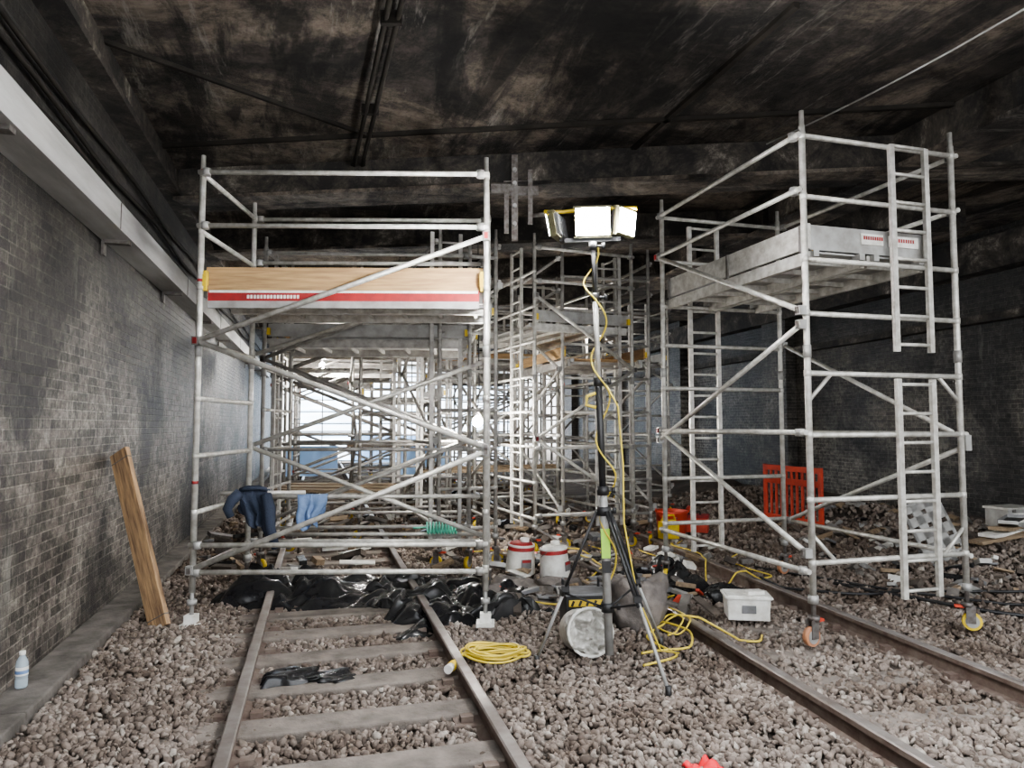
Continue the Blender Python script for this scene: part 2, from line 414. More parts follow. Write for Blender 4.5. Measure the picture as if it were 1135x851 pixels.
w,x,y,z=ax.T
R=np.stack([np.stack([1-2*(y*y+z*z),2*(x*y-z*w),2*(x*z+y*w)],1),np.stack([2*(x*y+z*w),1-2*(x*x+z*z),2*(y*z-x*w)],1),np.stack([2*(x*z-y*w),2*(y*z+x*w),1-2*(x*x+y*y)],1)],1)
V=np.einsum('nij,nkj->nki',R,V)+P[:,None,:]
F=(IF[None]+(np.arange(n)*12)[:,None,None]).reshape(-1,3)
me=bpy.data.meshes.new('ballast'); me.vertices.add(n*12); me.vertices.foreach_set('co',V.reshape(-1))
me.loops.add(len(F)*3); me.loops.foreach_set('vertex_index',F.reshape(-1).astype(np.int32))
me.polygons.add(len(F)); me.polygons.foreach_set('loop_start',np.arange(0,len(F)*3,3,dtype=np.int32))
try: me.polygons.foreach_set('loop_total',np.full(len(F),3,dtype=np.int32))
except Exception: pass
me.materials.append(M_stone); me.update(calc_edges=True); me.validate()
ob=bpy.data.objects.new('ballast',me); scene.collection.objects.link(ob)
print('stones',n)

# ------------------------------------------------------------ scaffold towers
r0=0.0255
def castor(mb,x,y,col,ang=0,z0=0.36):
    mb.tube((x,y,0.2),(x,y,z0+0.1),0.018,M_steel); mb.tube((x,y,z0-0.04),(x,y,z0+0.02),0.04,M_alud,10)
    mb.tube((x,y,0.19),(x,y,0.225),0.045,M_steel,10)
    R=Rz(ang)
    for s_ in(-1,1):
        c=R@Vector((0.02,s_*0.03,0.13)); mb.box(c+Vector((x,y,0)),(0.07,0.006,0.14),M_steel,R)
    a=R@Vector((0.03,-0.022,0.075)); b_=R@Vector((0.03,0.022,0.075))
    mb.tube(a+Vector((x,y,0)),b_+Vector((x,y,0)),0.072,col,18)
    mb.tube(a*1.0+Vector((x,y,0))+R@Vector((0,-0.004,0)),b_+Vector((x,y,0))+R@Vector((0,0.004,0)),0.052,M_alud,14)
    mb.box(R@Vector((-0.05,0,0.19))+Vector((x,y,0)),(0.08,0.04,0.02),M_orange,R)
def basefoot(mb,x,y):
    mb.tube((x,y,0.03),(x,y,0.45),0.018,M_alud)
    mb.box((x,y,0.035),(0.15,0.15,0.03),M_white); mb.box((x,y,0.085),(0.09,0.09,0.07),M_white); mb.tube((x,y,0.2),(x,y,0.24),0.04,M_alud,10)
def coupler(mb,p,col=None):
    p=Vector(p); mb.tube(p-Vector((0,0,0.03)),p+Vector((0,0,0.03)),0.036,col or M_alud,8)
def tower(name,loc,rz,Lx,W,H,rungs,rails,diags,decks=(),ladders=(),feet='cccc',ends=(0,1),toe=None,joint=2.3,seg=8,z0=0.36,mt=None):
    mb=MB(); al=mt or M_alu
    for i,(x,y) in enumerate([(0,0),(Lx,0),(0,W),(Lx,W)]):
        mb.path([(x,y,z0),(x,y,H-0.12),(x,y,H-0.118),(x,y,H)],[r0,r0,r0*0.8,r0*0.75],al,10 if seg>6 else 6)
        mb.tube((x,y,joint-0.05),(x,y,joint+0.05),r0*1.25,M_alud,seg)
        if feet[i]=='c': castor(mb,x,y,M_yel,ang=random.uniform(0,360))
        elif feet[i]=='o': castor(mb,x,y,M_wheel,ang=100)
        elif feet[i]=='b': basefoot(mb,x,y)
        else: mb.tube((x,y,0),(x,y,z0),0.02,M_steel,6)
    for e in ends:
        x=e*Lx
        for z in rungs:
            mb.tube((x,0,z),(x,W,z),r0*0.85,al,seg)
            for y in(0,W): mb.tube((x,y,z-0.025),(x,y,z+0.025),r0*1.15,al,seg)
    for (s_,z) in rails:
        y=s_*W+(0.045 if s_==0 else -0.045)*-1
        mb.tube((-0.02,y,z),(Lx+0.02,y,z),r0*0.85,al,seg)
        for x in(0,Lx): coupler(mb,(x+(0.05 if x==0 else -0.05),y,z)); mb.tube((x,s_*W,z),(x,y,z),0.02,M_steel,6)
    for (s_,za,zb) in diags:
        y=s_*W+(0.05 if s_==0 else -0.05)*-1
        mb.tube((0.0,y,za),(Lx,y,zb),r0*0.9,al,seg)
        for x,z in((0,za),(Lx,zb)):
            mb.box((x,y,z),(0.06,0.06,0.07),M_alud); mb.box((x,y-0.035*(1 if s_==0 else -1),z),(0.03,0.015,0.05),M_red if random.random()<.3 else M_steel)
    for (z,y0,y1,kind) in decks:
        for y in(y0+0.025,y1-0.025): mb.box((Lx/2,y,z-0.05),(Lx-0.06,0.04,0.1),al)
        mb.box((Lx/2,(y0+y1)/2,z),(Lx-0.08,y1-y0-0.03,0.014),M_ply if kind=='p' else M_alud)
        for x in np.arange(0.2,Lx-0.1,0.35): mb.box((x,(y0+y1)/2,z-0.04),(0.035,y1-y0-0.08,0.04),al)
        for x in(0.03,Lx-0.03):
            for y in(y0+0.06,y1-0.06): mb.box((x,y,z-0.02),(0.09,0.05,0.05),M_alud); 
    for (x,ya,yb,za,zb) in ladders:
        for y in(ya,yb): mb.box((x,y,(za+zb)/2),(0.035,0.045,zb-za),al)
        z=za+0.06
        while z<zb: mb.tube((x,ya,z),(x,yb,z),0.015,al,6); z+=0.235
    if toe: toe(mb,Lx,W)
    return mb

def toeA(mb,Lx,W):
    mb.box((Lx/2,0.0+0.06,2.945),(Lx-0.06,0.025,0.16),M_ply)
    mb.box((Lx/2,W-0.06,2.945),(Lx-0.06,0.025,0.15),M_ply)
    for x in(0.06,Lx-0.06): mb.box((x,W/2,2.945),(0.02,W-0.16,0.15),M_ply)
    mb.box((Lx/2,0.035,2.842),(Lx-0.10,0.02,0.04),M_ply)
    mb.box((Lx/2,0.03,2.775),(Lx-0.12,0.03,0.09),M_red)
    mb.box((Lx/2,0.022,2.81),(Lx-0.14,0.02,0.02),M_white)
    mb.box((Lx/2,0.03,2.70),(Lx-0.12,0.03,0.06),M_alud)
    for i in range(16): mb.box((0.40+i*0.028,0.012,2.765),(0.018,0.006,0.03),M_white)
    for x in(0.04,Lx-0.04):
        mb.box((x+ (0.02 if x>1 else -0.02),0.02,2.90),(0.06,0.05,0.17),M_yel); mb.box((x,-0.01,2.9),(0.03,0.02,0.10),M_yel)
mb=tower('a',None,0,2.42,1.28,3.98,[0.49,0.95,1.42,1.9,2.37,2.84,3.32,3.82],
  [(0,3.82),(0,3.36),(0,0.69),(0,0.47),(1,3.82),(1,3.36),(1,0.95),(1,0.5)],
  [(0,2.38,3.28),(0,2.38,1.49),(0,0.49,1.46),(1,1.47,2.35),(1,1.45,0.53),(1,2.4,3.2)],
  decks=[(2.82,0.06,0.66,'p'),(2.82,0.66,1.24,'p')],feet='bbcc',toe=toeA,z0=0.30,ladders=[(2.42,0.75,1.1,0.3,3.9)])
for z in(3.84,2.9,1.2): mb.tube((0,0,z-0.012),(0,0,z+0.012),r0*1.1,M_red)
mb.done('scaffold_tower',(-2.64,5.9,0.03),math.radians(1.2))

def toeB(mb,Lx,W):
    y0,y1=0.28,W-0.05
    for y in(y0,y1): mb.box((Lx/2-0.02,y,3.17),(Lx-0.05,0.03,0.2),M_alu)
    for x in(0.05,Lx-0.06): mb.box((x,(y0+y1)/2,3.17),(0.03,y1-y0,0.2),M_alud)
    mb.box((0.03,0.82,3.19),(0.012,0.22,0.09),M_white)
    mb.box((0.03,0.50,3.19),(0.012,0.3,0.09),M_white)
    for i in range(9): mb.box((0.022,0.9-i*0.022,3.2),(0.004,0.014,0.03),M_red)
    for i in range(10): mb.box((0.022,0.62-i*0.024,3.2),(0.004,0.014,0.03),M_red)
    for x in(0.08,1.1,Lx-0.1): mb.box((x,y1+0.02,3.16),(0.03,0.02,0.22),M_steel)
mb=tower('b',None,0,2.3,1.5,4.17,[0.62,1.1,1.6,2.08,2.55,2.98,3.48,3.97],
  [(1,3.97),(1,3.53),(1,1.62),(1,0.56),(0,3.97),(0,3.5),(0,1.6),(0,0.6)],
  [(1,2.57,3.52),(1,2.46,1.52),(1,0.70,1.62),(0,1.56,2.6),(0,1.5,0.6)],
  decks=[(3.05,0.3,0.88,'a'),(3.05,0.9,1.46,'a')],
  ladders=[(-0.03,0.31,0.66,2.27,3.98),(-0.03,0.31,0.66,0.3,2.05),(2.32,0.8,1.15,0.3,3.9)],feet='cooc',toe=toeB,z0=0.36,joint=2.25)
for z in(0.62,2.08): 
    for (ya,yb) in((0,0.22),(1.5,1.28)): mb.tube((0,ya,z-0.22 if z>1 else z+0.22),(0,yb,z),0.016,M_alu,6)
mb.done('scaffold_tower',(3.74,5.88,0.03),math.atan2(0.96,-0.28))

def bg(x,y,rz,L_=2.4,W=1.35,H=4.1,dz=3.0,seed=0,lad=True,dk='a',mt=None):
    rnd=random.Random(seed); mt=mt or M_aluf
    rungs=[0.45+0.47*i for i in range(int((H-0.5)/0.47)+1)]
    rails=[(s_,z) for s_ in(0,1) for z in(H-0.2,H-0.65,0.5,1.45+rnd.uniform(-.1,.1))]
    dg=[]
    z=0.55; fl=rnd.random()<.5
    while z<H-1.3:
        for s_ in(0,1):
            dg.append((s_,z,z+0.95) if fl else (s_,z+0.95,z))
        z+=0.95; fl=not fl
    def toe(mb,Lx,W):
        for yy in(0.05,W-0.05): mb.box((Lx/2,yy,dz+0.1),(Lx-0.06,0.025,0.15),M_ply if dk=='p' else M_alud)
        for xx in(0.03,Lx-0.03):
            for yy in(0.02,W-0.02): mb.box((xx,yy,dz+0.08),(0.06,0.05,0.08),M_yel)
    ld=[(0,0.45,0.8,0.3,H-0.1),(L_,0.45,0.8,0.3,H-0.1)] if lad else []
    mb=tower('bg',None,0,L_,W,H,rungs,rails,dg,decks=[(dz,0.08,W-0.08,dk)],ladders=ld,feet='cccc',toe=toe,seg=6,mt=mt)
    mb.done('scaffold_tower',(x,y,0.03),rz)
deg=math.radians
bg(0.30,9.3,A1-math.pi/2+0.12,1.5,2.4,4.25,3.05,1,mt=M_alu)
bg(1.95,10.0,A1,2.4,1.3,4.2,2.6,2,dk='p')
bg(-2.9,8.2,deg(4),2.4,1.3,3.9,2.7,3)
bg(-0.2,8.6,A1+0.05,2.4,0.7,4.1,3.0,11)
bg(-3.6,10.6,deg(10),2.4,1.3,4.1,2.9,4,dk='p')
bg(-1.0,10.8,A1,2.4,1.3,4.1,2.1,5)
bg(-4.6,13.5,deg(8),2.4,1.4,4.0,2.9,6)
bg(-1.5,14.2,deg(14),2.4,1.4,4.1,3.0,7,dk='p')
bg(0.9,13.2,A1,2.4,1.4,4.2,2.9,8)
bg(-5.4,17.5,deg(12),2.4,1.4,4.0,3.0,9)
bg(-2.3,18.5,deg(12),2.4,1.4,4.0,2.9,10)
bg(0.4,17.5,A1,2.4,1.4,4.1,2.9,12)
bg(-6.8,22,deg(14),2.4,1.4,4.0,3.0,13)
bg(3.0,13.5,A1,2.4,1.3,4.1,2.9,16)
mb=MB()
for (x,y,z,l,a) in [(-1.4,13.0,1.35,3.2,12),(-3.2,15.5,1.3,3.6,10),(-0.4,11.9,0.95,2.4,20),(-2.6,9.9,0.8,1.6,-8)]:
    for k in range(3):
        mb.box((x+0.05*k,y+0.24*k,z+0.02*k),(l,0.22,0.038),M_board,Rz(a+k*2))
mb.done('scaffold_boards')

# ------------------------------------------------------------ tunnel end
def cloth(name,x0,y0,z0,w,h,m,rz,seed=0,amp=0.12,nu=30,nv=20):
    mb=MB()
    def fn(u,v):
        n_=noise.noise(Vector((u*w*1.3,v*h*0.7,seed)))
        return (u*w-w/2, amp*(n_*1.5+0.5*math.sin(u*w*6+n_*4)), v*h)
    mb.grid(fn,nu,nv,m); return mb.done(name,(x0,y0,z0),rz)
cloth('debris_netting_sheet',-4.9,33.0,0.1,9.8,4.5,M_sheet,deg(5),1,0.12,60,20)
mb=MB()
for z in np.arange(0.5,4.3,0.5): mb.tube((-4.4,0,z),(4.4,0,z),0.025,M_aluf,6)
for x in np.arange(-4.4,4.5,1.25): mb.tube((x,0.05,-0.3),(x,0.05,4.35),0.025,M_aluf,6)
mb.done('sheeting_frame',(-4.9,30.1,0.3),deg(5))
cloth('blue_tarpaulin',-6.0,21.2,0.2,1.5,0.9,M_tb,deg(15),4,0.15)
cloth('blue_tarpaulin',-2.6,21.0,0.2,1.5,0.9,M_tb,deg(-10),5,0.2)
cloth('blue_tarpaulin',-5.4,31.2,0.1,3.4,1.2,M_tb,deg(5),6,0.2)
def bulb(x,y,z,e,r=0.06):
    mb=MB()
    prof=[(0.001,-r)]+[(r*math.cos(a),r*math.sin(a)) for a in np.linspace(-1.3,1.3,9)]+[(0.001,r)]
    mb.lathe((0,0,0),prof,M_bulb,seg=14)
    mb.tube((0,0,r*0.9),(0,0,r*0.9+0.09),0.03,M_black,10)
    mb.path([(0,0,r+0.08),(0.02,0.02,0.4),(0,0,4.35-z)],0.008,M_black,6)
    ob=mb.done('festoon_or_fill_bulb',(x,y,z))
    l=bpy.data.lights.new('bulb_fill_light','POINT'); l.energy=e; l.shadow_soft_size=0.12; l.color=(1,0.95,0.88)  # point light added at each bulb as tunnel fill
    lo=bpy.data.objects.new('bulb_fill_light',l); scene.collection.objects.link(lo); lo.parent=ob; lo.location=(0,-0.16,0)
bulb(-0.47,9.6,1.76,30,0.07); bulb(-4.25,17.3,3.25,80,0.09); bulb(-3.3,12.2,2.75,30,0.05); bulb(1.3,12.4,3.3,25,0.04); bulb(-1.6,20.5,3.2,150)  # first two are site bulbs; last three added to fill the dim tunnel

# ------------------------------------------------------------ tripod work light
mb=MB()
mb.path([(0,0,0.10),(0,0,1.25)],0.030,M_alud,12)
mb.path([(0,0,1.2),(0,0,2.0)],0.024,M_black,12); mb.path([(0,0,1.95),(0,0,2.6)],0.020,M_alu,10); mb.path([(0,0,2.55),(0,0,2.98)],0.016,M_black,10)
for z,r in((1.22,0.042),(1.98,0.036),(2.58,0.03),(2.95,0.03),(0.42,0.045),(1.08,0.05)):
    mb.tube((0,0,z-0.03),(0,0,z+0.03),r,M_black,12); mb.tube((0.02,0,z),(0.075,0,z),0.010,M_black,8); mb.tube((0.075,0,z-.02),(0.075,0,z+.02),0.014,M_black,8)
feet=[(-0.50,0.10),(0.28,-0.56),(0.44,0.42)]
for (fx,fy) in feet:
    d=Vector((fx,fy,0)).normalized()
    a=d*0.05+Vector((0,0,1.08)); e=Vector((fx,fy,0.05)); mid=a.lerp(e,0.52)
    side=Vector((-d.y,d.x,0))*0.014
    mb.tube(a+side,mid.lerp(e,0.1)+side,0.011,M_black,8); mb.tube(a-side,mid.lerp(e,0.1)-side,0.011,M_black,8)
    mb.tube(mid,e,0.012,M_alud,8); mb.box(mid,(0.05,0.05,0.04),M_black); 
    mb.tube(e-Vector((0,0,0.05)),e+Vector((0,0,0.03)),0.02,M_black,8)
    k=a.lerp(e,0.55); mb.tube((d.x*0.03,d.y*0.03,0.42),k,0.008,M_black,6)
mb.box((0,-0.03,0.86),(0.06,0.02,0.20),M_lime); mb.box((0.0,-0.028,0.70),(0.06,0.02,0.08),M_black)
mb.box((0,0.02,3.00),(0.40,0.03,0.03),M_black)
M_hous=mat('floodlight_housing',(0.16,0.15,0.08),(0.10,0.09,0.05),rough=0.5)
def flood(mb,c,w,h,yaw,pitch=8):
    R=Rz(yaw)@Rx(pitch); c=Vector(c)
    mb.box(c,(w,0.05,h),M_hous,R)
    for k in range(6): mb.box(c+R@Vector((-w/2+w*(k+.5)/6,0.035,0)),(0.008,0.03,h*0.9),M_grey,R)
    mb.box(c+R@Vector((0,-0.028,0)),(w*0.94,0.006,h*0.92),M_led,R)
    for sz in(-1,1): mb.box(c+R@Vector((0,0.010,sz*(h*0.5+0.006))),(w+0.02,0.05,0.012),M_hous,R)
    mb.box(c+R@Vector((0,0.03,-h*0.3)),(w*0.3,0.03,h*0.8),M_black,R)
flood(mb,(0.0,-0.02,3.12),0.25,0.20,0)
flood(mb,(0.24,0.05,3.13),0.20,0.18,48)
flood(mb,(-0.25,0.09,3.12),0.22,0.17,-112)
pts=[(-0.31,0.0,3.18),(-0.33,0.06,3.23),(-0.2,0.1,3.235),(0,0.06,3.24),(0.22,0.10,3.25),(0.34,0.08,3.24)]
mb.path(pts,0.014,M_yel,8)
pts=[]
for i in range(120):
    t=i/119; z=2.95-2.48*t; a=t*9*math.pi
    rr=0.035+0.03*abs(math.sin(t*7))+0.05*max(0,noise.noise(Vector((t*6,1,0))))
    pts.append((rr*math.cos(a)+0.04*t,rr*math.sin(a),z))
mb.path(pts,0.0065,M_ycab,6)
mb.path([(0.05,-0.05,1.95),(0.12,-0.07,1.8),(0.14,-0.06,1.4),(0.13,-0.05,1.0),(0.2,-0.05,0.5),(0.35,-0.02,0.12),(0.5,0.1,0.06)],0.0065,M_ycab,6)
mb.path([(-0.03,-0.04,1.9),(-0.09,-0.05,1.88),(-0.1,-0.05,1.82),(-0.03,-0.05,1.80)],0.012,M_ycab,6)
tr_=mb.done('tripod_work_light',(0.675,4.95,0.03),rot=(0,deg(-1.9),0))
l=bpy.data.lights.new('work_light_beam','AREA'); l.shape='RECTANGLE'; l.size=0.22; l.size_y=0.16; l.energy=10; l.color=(1,0.99,0.98)
tl=bpy.data.objects.new('work_light_beam',l); scene.collection.objects.link(tl)
tl.parent=tr_; tl.location=(0,-0.07,3.12); tl.rotation_euler=(deg(82),0,0)

# ------------------------------------------------------------ cables on ground
def gcable(name,pts,r=0.0085,m=M_ycab,wob=0.05,lift=0.03,seed=0):
    out=[];pts=[Vector((p[0],p[1],0)) for p in pts]; n_=len(pts)
    for i in range(n_-1):
        p0=pts[max(i-1,0)];p1=pts[i];p2=pts[i+1];p3=pts[min(i+2,n_-1)]
        for k in range(14):
            t=k/14
            q=0.5*((2*p1)+(p2-p0)*t+(2*p0-5*p1+4*p2-p3)*t*t+(3*p1-p0-3*p2+p3)*t**3)
            q.x+=wob*noise.noise(Vector((q.x*3,q.y*3,seed))); q.y+=wob*noise.noise(Vector((q.x*3,q.y*3,seed+9)))
            zz=gh(q.x,q.y)+lift
            for kk in range(4):
                dd=abs(q.x-railx(kk,q.y))
                if dd<0.28: zz=max(zz,0.145-max(0,dd-0.07)*0.55)
            out.append((q.x,q.y,zz))
    mb=MB(); mb.path(out,r,m,8); return mb.done(name)
mb=MB(); pts=[]
for i in range(300):
    t=i/299; a=t*2*math.pi*9; rx=0.20+0.035*math.sin(t*23); ry=0.11+0.03*math.sin(t*17)
    pts.append((rx*math.cos(a)+0.02*math.sin(t*40),ry*math.sin(a),0.015+0.055*t+0.012*math.sin(a*2.3)))
mb.path(pts,0.0085,M_ycab,6)
mb.path([(-0.18,-0.02,0.03),(-0.26,-0.05,0.03),(-0.29,-0.12,0.03),(-0.25,-0.2,0.04)],0.010,M_ycab,6)
mb.path([(-0.24,-0.20,0.045),(-0.27,-0.28,0.045),(-0.271,-0.285,0.045),(-0.285,-0.33,0.045)],[0.024,0.026,0.032,0.032],M_yel,12)
mb.path([(-0.285,-0.33,0.045),(-0.30,-0.38,0.045)],[0.028,0.030],M_white,12)
mb.done('extension_cable_coil',(-0.12,5.1,0.06))
gcable('ground_cable',[(0.9,4.9),(1.15,5.1),(1.05,5.5),(1.25,5.9),(1.55,5.8),(1.9,5.6),(2.0,5.75)],seed=1)
gcable('ground_cable',[(0.9,5.15),(1.3,5.3),(1.35,5.7),(1.15,6.2),(1.3,6.7),(1.7,7.2),(1.6,8.0),(1.9,8.8),(1.7,9.6)],seed=2)
gcable('ground_cable',[(1.3,6.8),(2.0,7.5),(2.3,8.6),(2.1,9.4),(2.5,10.4)],seed=3)
gcable('ground_cable',[(-0.6,9.2),(0.2,9.4),(0.9,9.0),(1.2,9.6),(0.8,10.5)],seed=4)
gcable('ground_cable',[(1.2,5.6),(1.4,5.8),(1.3,6.0),(1.15,5.85),(1.3,5.6),(1.45,5.8),(1.3,6.3)],r=0.007,seed=8)
gcable('ground_cable',[(1.9,7.0),(2.4,7.6),(2.9,8.0),(2.7,8.8),(3.1,9.6)],seed=13)
gcable('ground_cable',[(0.2,6.6),(0.6,6.5),(0.9,6.8),(0.7,7.3),(1.0,8.0),(0.8,8.7)],seed=14)
gcable('ground_cable',[(2.6,7.5),(3.4,7.1),(4.2,7.3),(5.2,6.9)],r=0.014,m=M_black,seed=5)
gcable('ground_cable',[(2.9,8.5),(3.6,7.6),(4.4,6.9),(5.5,6.2)],r=0.014,m=M_black,seed=6)
gcable('ground_cable',[(3.4,7.6),(4.0,6.8),(4.6,6.3),(5.4,5.9)],r=0.018,m=M_black,seed=16)

# ------------------------------------------------------------ plank on wall
mb=MB()
p=Vector((-2.87,5.85,0.05)); q=Vector((-3.50,6.30,1.47)); d=(q-p).normalized()
zax=d; xax=Vector((0.82,-0.35,0)); xax=(xax-zax*xax.dot(zax)).normalized(); yax=zax.cross(xax)
RM=Matrix((xax,yax,zax)).transposed()
ln=(q-p).length
mb.box((0,0,ln/2),(0.20,0.045,ln),M_plank)
mb.box((0,0,0.09),(0.204,0.047,0.012),M_steel); mb.box((0,0,ln-0.09),(0.204,0.047,0.012),M_steel)
ob=mb.done('wooden_plank',bevel=0.004); ob.matrix_world=Matrix.Translation(p)@RM.to_4x4()

mb=MB()
mb.lathe((0,0,0),[(0.001,0),(0.03,0.0),(0.034,0.008),(0.034,0.05),(0.031,0.055),(0.034,0.06),(0.034,0.075)],M_clear)
mb.lathe((0,0,0),[(0.0345,0.075),(0.0345,0.125)],M_white)
mb.lathe((0,0,0),[(0.0348,0.085),(0.0348,0.105)],M_blue)
mb.lathe((0,0,0),[(0.034,0.125),(0.034,0.14),(0.03,0.16),(0.016,0.185),(0.013,0.195)],M_clear)
mb.lathe((0,0,0),[(0.016,0.193),(0.017,0.197),(0.017,0.215),(0.001,0.216)],M_white)
mb.done('plastic_bottle',(-2.97,4.36,0.122))

def tub(loc,rz,cap,tilt=0):
    mb=MB()
    mb.lathe((0,0,0),[(0.001,0),(0.165,0),(0.17,0.01),(0.158,0.16),(0.145,0.30),(0.152,0.305),(0.152,0.325),(0.14,0.325),(0.138,0.31)],M_white)
    mb.lathe((0,0,0),[(0.151,0.26),(0.148,0.30)],M_red)
    mb.lathe((0,0,0),[(0.139,0.31),(0.12,0.34),(0.10,0.345),(0.001,0.345)],cap)
    mb.lathe((0.04,0,0.345),[(0.05,0),(0.05,0.04),(0.001,0.045)],M_white,seg=14)
    mb.path([(0.155*math.cos(a),0.155*math.sin(a)-0.01,0.30-0.10*math.sin(a) if math.sin(a)>0 else 0.3) for a in np.linspace(0,math.pi,16)],0.004,M_steel,6)
    mb.box((0,-0.163,0.13),(0.12,0.004,0.1),M_grey); mb.box((0,-0.165,0.16),(0.10,0.004,0.03),M_red)
    mb.done('plastic_tub',loc,rot=(deg(tilt),deg(tilt*0.5),rz))
tub((0.09,8.0,0.06),0.4,M_red,3); tub((0.47,7.75,0.06),1.0,M_white,-3)

mb=MB()
w,d_,h=0.36,0.26,0.19
mb.box((0,0,0.012),(w*0.92,d_*0.92,0.02),M_white)
for s_ in(-1,1):
    mb.box((0,s_*d_*0.47,h/2),(w*0.95,0.012,h),M_white,Rx(-s_*4)); mb.box((s_*w*0.47,0,h/2),(0.012,d_*0.95,h),M_white,Ry(s_*4))
    mb.box((0,s_*d_*0.51,h),(w*1.05,0.03,0.02),M_white); mb.box((s_*w*0.51,0,h),(0.03,d_*1.05,0.02),M_white)
mb.box((0,0,h+0.012),(w*1.0,d_*1.0,0.012),M_white)
mb.box((0,-d_*0.49,h*0.5),(0.12,0.01,0.07),M_grey); mb.box((0.06,-0.02,h+0.03),(0.16,0.1,0.03),M_white,Rz(20))
mb.done('white_plastic_crate',(2.03,6.2,0.05),deg(-8),bevel=0.006)

mb=MB(); R=Rx(78)
mb.lathe((0,0,0.165),[(0.001,-0.16),(0.14,-0.16),(0.15,-0.15),(0.165,0.14),(0.175,0.145),(0.175,0.165),(0.158,0.165),(0.152,0.12),(0.14,-0.12)],M_white,R=R)
def bagf(u,v):
    a=u*2*math.pi; rr=v*0.165
    k=noise.noise(Vector((math.cos(a)*rr*16,math.sin(a)*rr*16,2)))+0.5*noise.noise(Vector((math.cos(a)*rr*38,math.sin(a)*rr*38,5)))
    rr*=1+0.15*noise.noise(Vector((math.cos(a)*2,math.sin(a)*2,7)))
    return tuple(R@Vector((rr*math.cos(a),rr*math.sin(a),0.14+0.13*k-0.2*max(0,v-0.8)))+Vector((0,0,0.165)))
mb.grid(bagf,60,24,mat('crumpled_bag',(0.80,0.79,0.75),(0.35,0.33,0.30),scale=9,rough=0.4))
mb.done('tipped_white_bucket',(0.53,5.28,0.03),deg(12))
mb=MB()
mb.box((0,0,0.17),(0.34,0.26,0.28),M_black); mb.box((0,0,0.315),(0.36,0.28,0.02),M_grey)
mb.box((0,-0.135,0.25),(0.30,0.01,0.05),M_yel); 
for k in range(5): mb.box((-0.12+k*0.06,-0.141,0.25),(0.02,0.004,0.045),M_black,Ry(25))
for sx in(-1,1): mb.path([(sx*0.15,-0.1,0.32),(sx*0.15,-0.1,0.40),(sx*0.15,0.1,0.40),(sx*0.15,0.1,0.32)],0.012,M_black,8)
for sx in(-1,1):
    for sy in(-1,1): mb.tube((sx*0.14,sy*0.1,0),(sx*0.14,sy*0.1,0.04),0.02,M_black,8)
mb.tube((0.171,0,0.18),(0.2,0,0.18),0.03,M_yel,10)
mb.done('site_transformer',(0.58,5.80,0.05),deg(8),bevel=0.008)

M_sack=mat('grey_rubble_sack',(0.09,0.08,0.075),(0.24,0.21,0.19),scale=5,rough=0.8,bump=0.5)
mb=MB()
def sk(u,v):
    a=u*2*math.pi
    if v<0.75:
        t=v/0.75; rr=0.22*(0.85+0.35*math.sin(t*2.6)); z=0.40*t
    else:
        t=(v-0.75)/0.25; rr=0.19*(1-t)+0.001; z=0.40-0.06*math.sin(t*1.5)
    k=noise.noise(Vector((math.cos(a)*1.8,math.sin(a)*1.8,z*6)))+0.4*noise.noise(Vector((math.cos(a)*5,math.sin(a)*5,z*14)))
    rr*=1+0.22*k
    return (rr*math.cos(a),rr*math.sin(a),max(0,z+0.05*k*min(1,v*3)))
mb.grid(sk,48,24,M_sack)
rnd=random.Random(12)
for _ in range(26):
    R_=Matrix.Rotation(rnd.uniform(0,6),3,'Z')@Matrix.Rotation(rnd.uniform(0,3),3,'X')
    mb.box((rnd.uniform(-.12,.12),rnd.uniform(-.12,.12),0.37+rnd.uniform(-.01,.03)),(rnd.uniform(.03,.08),rnd.uniform(.03,.06),.03),rnd.choice([M_kerb,M_board,M_grey]),R_)
mb.done('rubble_sack',(1.05,6.0,0.02))

# ------------------------------------------------------------ black polythene, rubble
def heap(name,cx_,cy_,w,d_,amp,m,seed,rz=0,nu=90,nv=50,base=0.03):
    mb=MB()
    def fn(u,v):
        x=(u-.5)*w;y=(v-.5)*d_
        e=1-max(abs(u-.5),abs(v-.5))*2; e=min(1,e*4)
        n1=abs(noise.noise(Vector((x*2.2,y*2.2,seed)))); n2=abs(noise.noise(Vector((x*6,y*6,seed+4)))); n3=noise.noise(Vector((x*14,y*14,seed+7)))
        wx=0.16*noise.noise(Vector((u*5,v*5,seed+20)))
        z=base*e+amp*e*(1.5*n1+0.55*n2+0.15*n3)
        return (x+wx,y+wx,z)
    mb.grid(fn,nu,nv,m); return mb.done(name,(cx_,cy_,0.0),rz)
heap('black_polythene_sheet',-1.5,7.15,2.8,1.2,0.22,M_tarp,1)
heap('black_polythene_sheet',-0.4,6.5,1.5,1.1,0.2,M_tarp,5,0.4,60,50)
heap('black_polythene_sheet',1.55,7.7,1.0,1.2,0.17,M_tarp,9,0.2,50,50)
heap('black_polythene_sheet',1.9,7.2,0.9,0.5,0.12,M_tarp,12,-0.1,50,30)
heap('dust_sheet',0.30,7.0,1.3,0.9,0.13,M_sack,15,-0.2,60,50)
heap('black_polythene_sheet',-1.35,4.75,0.55,0.22,0.05,M_tarp,31,0.1,30,20,base=0.04)
mb=MB(); rnd=random.Random(3)
mlist=[M_grey,M_steel,M_board,M_board,M_alud,M_tarp,M_white,M_kerb,M_kerb,M_dirt,M_dirt]
